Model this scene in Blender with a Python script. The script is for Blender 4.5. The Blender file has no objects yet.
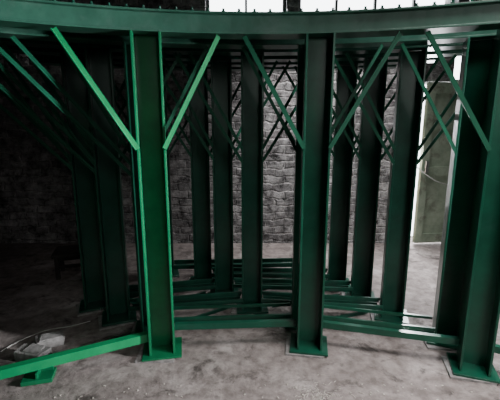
import bpy, math, random
from mathutils import Vector, Matrix, Euler
random.seed(4)
S=bpy.context.scene
C=S.collection

# ---------------- materials ----------------
def newmat(name):
    m=bpy.data.materials.new(name); m.use_nodes=True
    nt=m.node_tree; b=nt.nodes['Principled BSDF']
    return m,nt,b
def N(nt,t,**k):
    n=nt.nodes.new(t)
    for a,v in k.items():
        if a in n.inputs: n.inputs[a].default_value=v
        else: setattr(n,a,v)
    return n
def noisy(name,c1,c2,scale=8,rough=0.6,bump=0.1,detail=6,metal=0.0,c3=None,s3=2.0,t3=(0.55,0.75),spec=0.5,c4=None,s4=1.0,t4=(0.5,0.6)):
    m,nt,b=newmat(name)
    tc=N(nt,'ShaderNodeTexCoord')
    n=N(nt,'ShaderNodeTexNoise',Scale=scale,Detail=detail,Roughness=0.65)
    nt.links.new(tc.outputs['Object'],n.inputs['Vector'])
    r=N(nt,'ShaderNodeValToRGB')
    r.color_ramp.elements[0].position=0.35; r.color_ramp.elements[1].position=0.68
    r.color_ramp.elements[0].color=(*c1,1); r.color_ramp.elements[1].color=(*c2,1)
    nt.links.new(n.outputs['Fac'],r.inputs['Fac'])
    out=r.outputs['Color']
    for c,s,t in((c3,s3,t3),(c4,s4,t4)):
        if c is None: continue
        n2=N(nt,'ShaderNodeTexNoise',Scale=s,Detail=8,Roughness=0.7,Distortion=0.4)
        nt.links.new(tc.outputs['Object'],n2.inputs['Vector'])
        r2=N(nt,'ShaderNodeValToRGB')
        r2.color_ramp.elements[0].position=t[0]; r2.color_ramp.elements[1].position=t[1]
        r2.color_ramp.elements[0].color=(0,0,0,1); r2.color_ramp.elements[1].color=(1,1,1,1)
        nt.links.new(n2.outputs['Fac'],r2.inputs['Fac'])
        mx=N(nt,'ShaderNodeMixRGB'); mx.inputs['Color2'].default_value=(*c,1)
        nt.links.new(r2.outputs['Color'],mx.inputs['Fac']); nt.links.new(out,mx.inputs['Color1'])
        out=mx.outputs['Color']
    nt.links.new(out,b.inputs['Base Color'])
    b.inputs['Roughness'].default_value=rough; b.inputs['Metallic'].default_value=metal
    b.inputs['Specular IOR Level'].default_value=spec
    bp=N(nt,'ShaderNodeBump',Strength=bump,Distance=0.01)
    nt.links.new(n.outputs['Fac'],bp.inputs['Height']); nt.links.new(bp.outputs['Normal'],b.inputs['Normal'])
    return m
def brickmat(name,c1,c2,mortar,scale=1.0,axis='XZ'):
    m,nt,b=newmat(name)
    tc=N(nt,'ShaderNodeTexCoord'); sp=N(nt,'ShaderNodeSeparateXYZ'); cb=N(nt,'ShaderNodeCombineXYZ')
    nt.links.new(tc.outputs['Object'],sp.inputs[0])
    nt.links.new(sp.outputs[axis[0]],cb.inputs[0]); nt.links.new(sp.outputs[axis[1]],cb.inputs[1])
    nz=N(nt,'ShaderNodeTexNoise',Scale=6.0,Detail=5)
    nt.links.new(cb.outputs[0],nz.inputs['Vector'])
    mixv=N(nt,'ShaderNodeMixRGB',blend_type='ADD'); mixv.inputs['Fac'].default_value=0.12
    nt.links.new(cb.outputs[0],mixv.inputs['Color1']); nt.links.new(nz.outputs['Color'],mixv.inputs['Color2'])
    br=N(nt,'ShaderNodeTexBrick',Scale=scale)
    br.inputs['Brick Width'].default_value=0.26; br.inputs['Row Height'].default_value=0.10
    br.inputs['Mortar Size'].default_value=0.014; br.inputs['Mortar Smooth'].default_value=0.8
    br.inputs['Color1'].default_value=(*c1,1); br.inputs['Color2'].default_value=(*c2,1); br.inputs['Mortar'].default_value=(*mortar,1)
    nt.links.new(mixv.outputs[0],br.inputs['Vector'])
    n2=N(nt,'ShaderNodeTexNoise',Scale=6.0,Detail=9,Roughness=0.8)
    nt.links.new(tc.outputs['Object'],n2.inputs['Vector'])
    r=N(nt,'ShaderNodeValToRGB'); r.color_ramp.elements[0].position=0.38; r.color_ramp.elements[1].position=0.64
    r.color_ramp.elements[0].color=(0.13,0.13,0.13,1); r.color_ramp.elements[1].color=(1.8,1.8,1.8,1)
    nt.links.new(n2.outputs['Fac'],r.inputs['Fac'])
    mu=N(nt,'ShaderNodeMixRGB',blend_type='MULTIPLY'); mu.inputs['Fac'].default_value=1
    nt.links.new(br.outputs['Color'],mu.inputs['Color1']); nt.links.new(r.outputs['Color'],mu.inputs['Color2'])
    nt.links.new(mu.outputs[0],b.inputs['Base Color'])
    b.inputs['Roughness'].default_value=0.95; b.inputs['Specular IOR Level'].default_value=0.2
    ad=N(nt,'ShaderNodeMath',operation='SUBTRACT')
    nt.links.new(n2.outputs['Fac'],ad.inputs[0]); nt.links.new(br.outputs['Fac'],ad.inputs[1])
    bp=N(nt,'ShaderNodeBump',Strength=1.0,Distance=0.05)
    nt.links.new(ad.outputs[0],bp.inputs['Height']); nt.links.new(bp.outputs['Normal'],b.inputs['Normal'])
    return m
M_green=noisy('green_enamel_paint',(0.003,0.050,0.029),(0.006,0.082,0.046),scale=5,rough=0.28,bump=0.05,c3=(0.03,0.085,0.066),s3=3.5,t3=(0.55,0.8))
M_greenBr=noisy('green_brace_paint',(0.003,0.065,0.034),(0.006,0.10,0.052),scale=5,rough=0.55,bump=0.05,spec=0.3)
M_greenA=noisy('green_enamel_half_painted_light',(0.003,0.10,0.040),(0.007,0.145,0.058),scale=5,rough=0.26,bump=0.05,c3=(0.03,0.12,0.075),s3=3.5,t3=(0.6,0.8))  # same green enamel, lightened to put the light on the post into its colour
M_greenB=noisy('green_enamel_painted_light',(0.003,0.17,0.06),(0.008,0.23,0.085),scale=5,rough=0.4,bump=0.05,c3=(0.03,0.15,0.08),s3=3.5,t3=(0.6,0.8))  # lit copy of the green enamel: light on rail and braces painted in
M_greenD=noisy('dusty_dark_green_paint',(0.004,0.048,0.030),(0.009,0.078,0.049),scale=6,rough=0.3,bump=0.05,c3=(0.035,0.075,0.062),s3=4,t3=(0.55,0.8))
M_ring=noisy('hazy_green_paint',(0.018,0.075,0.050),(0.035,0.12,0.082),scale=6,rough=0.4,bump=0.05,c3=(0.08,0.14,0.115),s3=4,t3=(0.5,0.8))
M_floor=noisy('dusty_concrete',(0.15,0.127,0.120),(0.30,0.262,0.25),scale=12,rough=0.9,bump=1.0,detail=14,c3=(0.40,0.36,0.345),s3=2.8,t3=(0.5,0.68),spec=0.2,c4=(0.07,0.06,0.056),s4=4.5,t4=(0.53,0.66))
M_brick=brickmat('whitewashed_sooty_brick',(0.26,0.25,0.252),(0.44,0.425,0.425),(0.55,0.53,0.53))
M_brickL=brickmat('dark_brick_side',(0.02,0.019,0.02),(0.035,0.032,0.035),(0.045,0.045,0.045),axis='YZ')  # much darker brick than on the back wall
M_pale=noisy('brown_grey_plaster',(0.30,0.22,0.16),(0.50,0.40,0.31),scale=9,rough=0.9,bump=0.5)
M_dark=noisy('dark_roof_boards',(0.02,0.02,0.022),(0.05,0.05,0.05),scale=5,rough=0.9)
M_door=noisy('weathered_door_paint',(0.24,0.30,0.22),(0.40,0.46,0.36),scale=6,rough=0.7,bump=0.3,c3=(0.13,0.11,0.09),s3=5,t3=(0.54,0.72))
M_wood=noisy('old_dark_wood',(0.014,0.013,0.012),(0.035,0.03,0.026),scale=12,rough=0.9,bump=0.3)
M_block=noisy('grey_concrete_block',(0.17,0.165,0.16),(0.33,0.315,0.31),scale=15,rough=0.95,bump=0.8)
M_steel=noisy('galvanised_bolt',(0.3,0.3,0.3),(0.5,0.5,0.5),scale=30,rough=0.4,metal=0.8)
M_wire=noisy('white_cable',(0.35,0.35,0.33),(0.5,0.5,0.48),scale=20,rough=0.6)
M_frame=noisy('grey_window_paint',(0.10,0.11,0.11),(0.2,0.21,0.2),scale=10,rough=0.7)
M_straw=noisy('pale_dry_debris',(0.30,0.27,0.24),(0.5,0.47,0.43),scale=30,rough=0.9)

# ---------------- mesh helpers ----------------
class MB:
    def __init__(s): s.v=[]; s.f=[]
    def box(s,x0,x1,y0,y1,z0,z1,M=None):
        b=len(s.v)
        for z in(z0,z1):
            for x,y in((x0,y0),(x1,y0),(x1,y1),(x0,y1)):
                p=Vector((x,y,z)); s.v.append(M@p if M else p)
        for q in((3,2,1,0),(4,5,6,7),(0,1,5,4),(1,2,6,5),(2,3,7,6),(3,0,4,7)): s.f.append([b+i for i in q])
    def sweep(s,prof,frames,close=False):
        b=len(s.v); n=len(prof)
        for F in frames:
            for (a,c) in prof: s.v.append(F(a,c))
        for i in range(len(frames)-1):
            for j in range(n):
                k=(j+1)%n
                s.f.append([b+i*n+j,b+i*n+k,b+(i+1)*n+k,b+(i+1)*n+j])
        s.f.append([b+j for j in range(n)][::-1]); s.f.append([b+(len(frames)-1)*n+j for j in range(n)])
    def cyl(s,c,r,h,n=8,r2=None):
        r2=r if r2 is None else r2; b=len(s.v); c=Vector(c)
        for k,(rr,z) in enumerate(((r,0),(r2,h))):
            for i in range(n):
                a=2*math.pi*i/n; s.v.append(c+Vector((rr*math.cos(a),rr*math.sin(a),z)))
        s.f.append([b+i for i in range(n)][::-1]); s.f.append([b+n+i for i in range(n)])
        for i in range(n): j=(i+1)%n; s.f.append([b+i,b+j,b+n+j,b+n+i])
    def mesh(s,name,mat):
        me=bpy.data.meshes.new(name); me.from_pydata([tuple(v) for v in s.v],[],s.f)
        me.materials.append(mat)
        import bmesh
        bm=bmesh.new(); bm.from_mesh(me); bmesh.ops.recalc_face_normals(bm,faces=bm.faces); bm.to_mesh(me); bm.free()
        me.update(); return me
def bev(o,w=0.002):
    m=o.modifiers.new('bevel','BEVEL'); m.width=w; m.segments=2; m.limit_method='ANGLE'; return o
def obj(name,data,parent=None,loc=None,rot=None):
    o=bpy.data.objects.new(name,data); C.objects.link(o)
    if parent: o.parent=parent
    if loc is not None: o.location=loc
    if rot is not None: o.rotation_euler=rot
    return o
def top(o,label,cat,group=None):
    o['label']=label; o['category']=cat
    if group: o['group']=group
    return o
def prism(mb,p0,p1,w,t,up):
    p0=Vector(p0);p1=Vector(p1);d=(p1-p0).normalized();up=Vector(up)
    side=d.cross(up).normalized(); u=side.cross(d).normalized()
    prof=[(-w/2,0),(w/2,0),(w/2,t),(-w/2+t,t),(-w/2+t,w),(-w/2,w)]
    mb.sweep(prof,[lambda a,c,p=p:p+side*a+u*c for p in(p0,p1)])

# ---------------- shared part meshes ----------------
ZT=2.145; ZR=2.265
HW=0.088; HD=0.085; TF=0.014; TWB=0.010
def shaft_mesh(mat,name):
    mb=MB(); z0=0.03
    yw=0.035
    p=[(-HW,-HD),(-HW+TF,-HD),(-HW+TF,yw-TWB/2),(HW-TF,yw-TWB/2),(HW-TF,-HD),(HW,-HD),(HW,HD),(HW-TF,HD),(HW-TF,yw+TWB/2),(-HW+TF,yw+TWB/2),(-HW+TF,HD),(-HW,HD)]
    mb.sweep(p,[lambda a,c,z=z:Vector((a,c,z)) for z in(z0,ZT-0.001)])
    return mb.mesh(name,mat)
def base_mesh(mat):
    mb=MB(); mb.box(-0.135,0.135,-0.12,0.12,0.015,0.03)
    return mb.mesh('base_plate',mat)
def shim_mesh():
    mb=MB(); mb.box(-0.165,0.10,-0.13,0.10,0.0,0.015)
    return mb.mesh('packing_plate',M_block)
SHIM=shim_mesh()
def ringbolt():
    mb=MB(); mb.cyl((0,0,0),0.014,0.010,6); mb.cyl((0,0,0.010),0.008,0.014,8); return mb.mesh('flange_bolt',M_greenD)
RB=ringbolt()
CX,CY=0.09,-1.2
meshcache={}
def parts(mat):
    if mat.name in meshcache: return meshcache[mat.name]
    d=dict(shaft=shaft_mesh(mat,'post_shaft'),base=base_mesh(mat))
    meshcache[mat.name]=d; return d
def polar(R,a):
    a=math.radians(a); return Vector((CX+R*math.sin(a),CY+R*math.cos(a),0))
def column(R,a,mat,label,braces=((-1,.46,1.46),(1,.46,1.46)),group='green steel posts',bw=0.028,bmat=None):
    P=parts(mat)
    e=obj('steel_post',None,loc=polar(R,a),rot=(0,0,-math.radians(a)))
    e.empty_display_size=0.2
    top(e,label,'steel post',group)
    bev(obj('post_shaft',P['shaft'],e),0.002)
    bev(obj('base_plate',P['base'],e,rot=(0,0,random.uniform(-.08,.08))),0.002)
    obj('packing_plate',SHIM,e,rot=(0,0,random.uniform(-.25,.25)))
    for s,dx,z0 in braces:
        mb=MB()
        sag=R-math.sqrt(R*R-dx*dx)
        prism(mb,(s*0.080,-HD-0.004,z0),(s*dx,-HD+0.03-sag,ZT-0.012),bw,0.005,(0,-1,0))
        obj('knee_brace',mb.mesh('knee_brace',bmat or M_greenBr),e)
    return e
def ring(R,a0,a1,mat,label,bolts=True):
    w=0.075; t=0.012
    prof=[(-w,ZT),(w,ZT),(w,ZT+t),(-w+0.03,ZT+t),(-w+0.03,ZR-t),(w,ZR-t),(w,ZR),(-w-0.015,ZR),(-w-0.015,ZR-t),(-w+0.018,ZR-t),(-w+0.018,ZT+t),(-w,ZT+t)]
    am=(a0+a1)/2; o0=polar(R,am)
    n=int((a1-a0)/1.5)
    fr=[]
    for i in range(n+1):
        a=a0+(a1-a0)*i/n
        def F(r,z,a=a): 
            p=polar(R+r,a); p.z=z; return p-o0
        fr.append(F)
    mb=MB(); mb.sweep(prof,fr)
    o=obj('curved_rail',mb.mesh('curved_rail',mat),None,o0)
    bev(o,0.002)
    top(o,label,'ring rail','curved green ring rails')
    if bolts:
        a=a0+1
        while a<a1:
            p=polar(R-0.055,a)-o0; p.z=ZR
            obj('flange_bolt',RB,o,p); a+=1.5
    return o
def bar(p0,p1,mat,label,z,w,off=0.0):
    p0=Vector(p0);p1=Vector(p1); mid=(p0+p1)/2
    dirv=(p1-p0).normalized(); nrm=Vector((dirv.y,-dirv.x,0)).normalized()
    L=(p1-p0).length/2
    mb=MB(); t=0.006
    prof=[(0,0),(w*.8,0),(w*.8,t),(t,t),(t,w),(0,w)]
    prof=[(-a,w-c) for a,c in prof]
    mb.sweep(prof,[lambda a,c,s=s:dirv*s+nrm*a+Vector((0,0,c)) for s in(-L,L)])
    mid=mid+nrm*off
    o=obj('tie_rail',mb.mesh('tie_rail',mat),None,(mid.x,mid.y,z))
    top(o,label,'rail','green steel tie rails near the floor')
    return o
def tie(R,a0,a1,mat,label,z=0.16,w=0.045,off=0.0):
    d=math.degrees((HW+0.003)/R)
    return bar(polar(R,a0+d),polar(R,a1-d),mat,label,z,w,off)

# ---- front row ----
e=column(3.5,-31.3,M_greenB,'green steel post with light painted into its colour, at the end of a low tie rail')
column(3.64,-11.4,M_greenA,'green H-section steel post with the light on it painted into its colour',bmat=M_greenB,braces=((-1,.49,1.46),(1,.43,1.46)))
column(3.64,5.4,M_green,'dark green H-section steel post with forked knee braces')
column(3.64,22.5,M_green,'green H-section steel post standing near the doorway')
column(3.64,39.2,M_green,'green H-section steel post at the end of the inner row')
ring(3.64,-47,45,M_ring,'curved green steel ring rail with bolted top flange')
pd=polar(3.5,-31.3+1.5); pa=polar(3.6,-11.4-1.45)
bar(pd,pa,M_greenB,'green angle tie rail near the floor with light painted into its colour',0.115,0.06)
tie(3.64,-11.4,5.4,M_green,'green angle tie rail between two inner posts')
tie(3.64,5.4,22.5,M_green,'green angle tie rail between two inner posts')
tie(3.64,22.5,39.2,M_green,'green angle tie rail between two inner posts')
# ---- nested rows behind ----
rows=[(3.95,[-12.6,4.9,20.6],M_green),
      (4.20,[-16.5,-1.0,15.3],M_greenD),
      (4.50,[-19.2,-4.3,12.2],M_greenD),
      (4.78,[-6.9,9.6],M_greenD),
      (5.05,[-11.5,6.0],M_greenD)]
for i,(R,an,mt) in enumerate(rows):
    for j,a in enumerate(an):
        br=[(-1,.47,1.42),(1,.47,1.42)]
        if i>=1: br+= [(-1,.58,1.32),(1,.58,1.32)]
        if a<-12 and i<3: br+=[(-1,.72,1.34),(-1,.86,1.26)]
        column(R,a,mt,'dusty dark green steel post packed in a nested row' if i else 'green steel post close behind the inner row',braces=br,bw=0.023)
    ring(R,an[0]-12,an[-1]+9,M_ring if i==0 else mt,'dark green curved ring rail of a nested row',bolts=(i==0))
    for k in range(len(an)-1):
        for off,z in (((-0.10,0.05),(-0.05,0.10),(0.0,0.14),(0.05,0.08),(0.10,0.12)) if i>0 else ((-0.04,0.14),(0.03,0.06),(0.08,0.11))):
            tie(R,an[k],an[k+1],mt,'dark green thin tie rail of a nested row',z=z,w=0.022,off=off)
for off,z in ((0,0.04),(-0.08,0.09)):
    tie(5.30,-14,4,M_greenD,'dark green thin tie rail near the brick wall',z=0.0 if off==0 else 0.0,w=0.022,off=off)
for (r0,a0,r1,a1) in ((3.98,-9.5,4.22,-3.6),(4.22,-13.8,4.52,-6.6),(4.52,-16.6,4.80,-9.2),(4.80,-4.6,5.07,2.8),
                        (4.52,-2.0,4.78,7.2),(4.22,1.5,4.5,9.8),(4.0,7.5,4.22,12.8)):
    bar(polar(r0,a0),polar(r1,a1),M_greenD,'thin green rail crossing between nested rows',0.0,0.024)

# ---------------- room shell ----------------
def struct(o): o['kind']='structure'; return o
WY=4.85; XL=-3.6; XR=3.5; YB=-2.5; H=3.7
mb=MB(); mb.box(XL-0.3,XR+0.3,YB-0.3,WY+0.35,-0.2,0); struct(obj('floor',mb.mesh('floor',M_floor)))
mb=MB(); mb.box(XL-0.3,XR+0.3,YB-0.3,WY+0.35,H,H+0.2); struct(obj('ceiling',mb.mesh('ceiling',M_dark)))
D0,D1,DH,DT=2.18,3.15,2.15,2.55
W=[(-0.55,0.45),(0.60,2.55)]; WZ0,WZ1=2.86,3.5
mb=MB(); T=0.35
mb.box(XL-0.3,D0,WY,WY+T,0,WZ0); mb.box(D1,XR+0.3,WY,WY+T,0,WZ0)
mb.box(D0,D1,WY,WY+T,DT,WZ0); mb.box(XL-0.3,XR+0.3,WY,WY+T,WZ1,H)
mb.box(D0,2.58,WY,WY+T,DH,DT)
xs=[XL-0.3]+[v for w in W for v in w]+[XR+0.3]
for i in range(0,len(xs),2): mb.box(xs[i],xs[i+1],WY,WY+T,WZ0,WZ1)
struct(obj('wall_back',mb.mesh('wall_back',M_brick)))
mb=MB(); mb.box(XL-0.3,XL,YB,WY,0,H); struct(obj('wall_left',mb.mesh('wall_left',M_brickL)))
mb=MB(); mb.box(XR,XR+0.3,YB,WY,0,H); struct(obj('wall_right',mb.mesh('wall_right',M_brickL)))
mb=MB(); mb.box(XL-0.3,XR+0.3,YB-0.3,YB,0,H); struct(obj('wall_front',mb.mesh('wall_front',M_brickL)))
def window(i,a,b,z0,z1,n):
    mb=MB(); y0,y1=WY+0.12,WY+0.17
    mb.box(a,b,y0,y1,z0,z0+0.04); mb.box(a,b,y0,y1,z1-0.04,z1); mb.box(a,a+0.04,y0,y1,z0,z1); mb.box(b-0.04,b,y0,y1,z0,z1)
    for k in range(1,n):
        x=a+(b-a)*k/n; mb.box(x-0.015,x+0.015,y0,y1,z0,z1)
    struct(obj('window_%d'%i,mb.mesh('window',M_frame)))
window(1,*W[0],WZ0,WZ1,2); window(2,*W[1],WZ0,WZ1,4); window(3,2.58,D1,DH,DT,2)
mb=MB(); mb.box(D0-0.24,D0,WY-0.05,WY+T,0,DH); struct(obj('trim_1',mb.mesh('trim',M_pale)))
hx=D1-0.01
door=obj('door_1',None,loc=(hx,WY+0.05,0),rot=(0,0,math.radians(6))); struct(door)
mb=MB(); w=0.905
mb.box(-w,0,-0.02,0.02,0.03,DH-0.01)
for (z0,z1) in((0.03,0.16),(0.95,1.07),(DH-0.15,DH-0.03),(1.55,1.63)): mb.box(-w,0,-0.04,-0.02,z0,z1)
for x0,x1 in((-w,-w+0.1),(-0.1,0),(-w/2-0.04,-w/2+0.04)): mb.box(x0,x1,-0.042,-0.02,0.03,DH-0.03)
o=obj('door_leaf',mb.mesh('door_leaf',M_door),door); bev(o,0.003)
mb=MB(); mb.box(-w+0.03,-w+0.07,-0.09,-0.07,1.0,1.15); mb.box(-w+0.04,-w+0.06,-0.09,-0.04,1.0,1.02); mb.box(-w+0.04,-w+0.06,-0.09,-0.04,1.13,1.15)
obj('door_handle',mb.mesh('door_handle',M_steel),door)

# ---------------- loose things ----------------
def tube(name,pts,r,mat,label,cat):
    P=[Vector(p) for p in pts]; pts2=[]
    for i in range(len(P)-1):
        p0=P[max(i-1,0)];p1=P[i];p2=P[i+1];p3=P[min(i+2,len(P)-1)]
        for k in range(6):
            t=k/6; pts2.append(0.5*((2*p1)+(p2-p0)*t+(2*p0-5*p1+4*p2-p3)*t*t+(3*p1-p0-3*p2+p3)*t**3))
    pts2.append(P[-1])
    prof=[(r*math.cos(k*math.pi/3),r*math.sin(k*math.pi/3)) for k in range(6)]
    fr=[]
    for i,p in enumerate(pts2):
        d=(pts2[min(i+1,len(pts2)-1)]-pts2[max(i-1,0)]).normalized()
        s=d.cross(Vector((0,0,1))).normalized(); u=s.cross(d)
        fr.append(lambda a,c,p=p,s=s,u=u:p+s*a+u*c)
    mb=MB(); mb.sweep(prof,fr)
    return top(obj(name,mb.mesh(name,mat)),label,cat)
tube('electric_cable',[(-1.80,2.36,0.005),(-1.74,2.5,0.005),(-1.62,2.64,0.005),(-1.46,2.70,0.005),(-1.33,2.78,0.005)],0.004,M_wire,'thin pale cable lying on the concrete floor','cable')
tube('hanging_wire',[(2.02,4.79,1.22),(2.15,4.70,1.08),(2.35,4.62,0.92),(2.60,4.66,0.84)],0.006,M_wire,'thin white wire hanging across the doorway','wire')
def block(loc,rz,sx,sy,sz,label):
    mb=MB(); mb.box(-sx/2,sx/2,-sy/2,sy/2,0,sz)
    mb.box(-sx*0.30,sx*0.42,-sy*0.38,sy*0.40,sz,sz*1.18)
    for k in range(len(mb.v)):
        if mb.v[k].z>0: mb.v[k]=mb.v[k]+Vector((random.uniform(-.1,.1)*sx,random.uniform(-.1,.1)*sy,0))
    o=obj('concrete_block',mb.mesh('concrete_block',M_block),None,loc,(0,0,rz)); bev(o,0.006); top(o,label,'block')
block((-1.50,2.46,0),0.5,0.19,0.13,0.06,'rough grey concrete block on the floor')
block((-1.52,2.29,0),-0.2,0.20,0.12,0.07,'rough grey concrete block beside the tie rail')
block((-1.31,2.28,0),0.3,0.13,0.10,0.045,'flat grey concrete lump beside the tie rail')
mb=MB(); mb.box(-0.09,0.09,-0.06,0.06,0,0.03); mb.box(-0.08,0.08,0.03,0.045,0.03,0.08); mb.box(-0.006,0.006,-0.05,0.038,0.03,0.07)
o=obj('steel_bracket',mb.mesh('steel_bracket',M_greenA),None,(-1.36,2.08,0),(0,0,0.25)); bev(o,0.002); top(o,'loose green steel bracket lying on the floor','bracket')
e=obj('wooden_stool',None,loc=(-1.93,3.80,0),rot=(0,0,0.3)); top(e,'old dark wooden stool standing in the gloom','stool')
mb=MB(); mb.box(-0.19,0.19,-0.16,0.16,0.24,0.28); bev(obj('seat',mb.mesh('seat',M_wood),e),0.006)
for sx in(-1,1):
    for sy in(-1,1):
        mb=MB(); mb.box(-0.02,0.02,-0.02,0.02,0,0.24); obj('leg',mb.mesh('leg',M_wood),e,(sx*0.15,sy*0.12,0))
for sy in(-1,1):
    mb=MB(); mb.box(-0.13,0.13,-0.01,0.01,0,0.03); obj('stretcher',mb.mesh('stretcher',M_wood),e,(0,sy*0.12,0.12))
mb=MB()
for i in range(120):
    a=random.uniform(0,2*math.pi); r=min(abs(random.gauss(0,0.11)),0.26); l=random.uniform(0.01,0.04)
    Mx=Matrix.Translation((r*math.cos(a),r*math.sin(a)*0.75,0.0))@Matrix.Rotation(random.uniform(0,3.14),4,'Z')
    mb.box(-l/2,l/2,-0.0015,0.0015,0,0.003,Mx)
for i in range(130):
    x=random.uniform(-1.6,1.0); y=random.uniform(-0.25,0.12); l=random.uniform(0.004,0.014)
    Mx=Matrix.Translation((x,y,0.0))@Matrix.Rotation(random.uniform(0,3.14),4,'Z')
    mb.box(-l/2,l/2,-l*.35,l*.35,0,0.004,Mx)
o=obj('dry_debris',mb.mesh('dry_debris',M_straw),None,(0.42,1.92,0)); o['kind']='stuff'; top(o,'scatter of pale dry splinters on the concrete','debris')

# ---------------- light ----------------
wd=bpy.data.worlds.new('World'); S.world=wd; wd.use_nodes=True
bg=wd.node_tree.nodes['Background']; bg.inputs[0].default_value=(0.93,0.97,1,1); bg.inputs[1].default_value=8
def area(name,loc,target,sx,sy,p,col=(1,1,1),spread=180):
    l=bpy.data.lights.new(name,'AREA'); l.shape='RECTANGLE'; l.size=sx; l.size_y=sy; l.energy=p; l.color=col
    l.spread=math.radians(spread)
    o=bpy.data.objects.new(name,l); C.objects.link(o); o.location=loc
    o.rotation_euler=(Vector(target)-Vector(loc)).to_track_quat('-Z','Y').to_euler(); return o
area('window_daylight',(1.7,4.7,3.2),(1.8,1.5,0.3),1.6,0.5,55,(0.93,0.97,1),100)
area('door_daylight',(2.25,4.9,1.2),(1.7,3.2,0.0),0.12,1.8,45,(0.97,0.97,1),110)
area('added_wall_fill',(1.0,4.1,3.55),(0.9,4.5,0.8),1.3,0.3,32,(1.0,0.98,0.98),80)  # fill added above the rear gap to brighten the brick; no roof window
area('added_floor_fill',(1.7,1.3,3.6),(1.4,1.9,0.0),1.5,1.0,38,(1.0,0.96,0.95),75)  # overhead fill added to light the floor; the ceiling has no opening
area('added_side_light',(3.35,1.2,1.6),(-0.6,2.35,1.3),0.3,1.4,85,(0.97,0.98,1),45)  # unseen light added to graze the post flanges; the side wall is solid
area('added_front_fill',(1.8,-2.2,2.6),(1.2,2.2,0.3),1.6,1.0,15,(1.0,0.97,0.95),70)  # weak fill added behind the camera; the wall there has no window

# ---------------- camera ----------------
cd=bpy.data.cameras.new('Camera'); cam=bpy.data.objects.new('Camera',cd); C.objects.link(cam)
cd.sensor_width=36; cd.lens=36*365/500
cam.location=(0,0,1.6); cam.rotation_euler=(math.radians(90-11.5),math.radians(0),0)
cd.clip_start=0.05
S.camera=cam
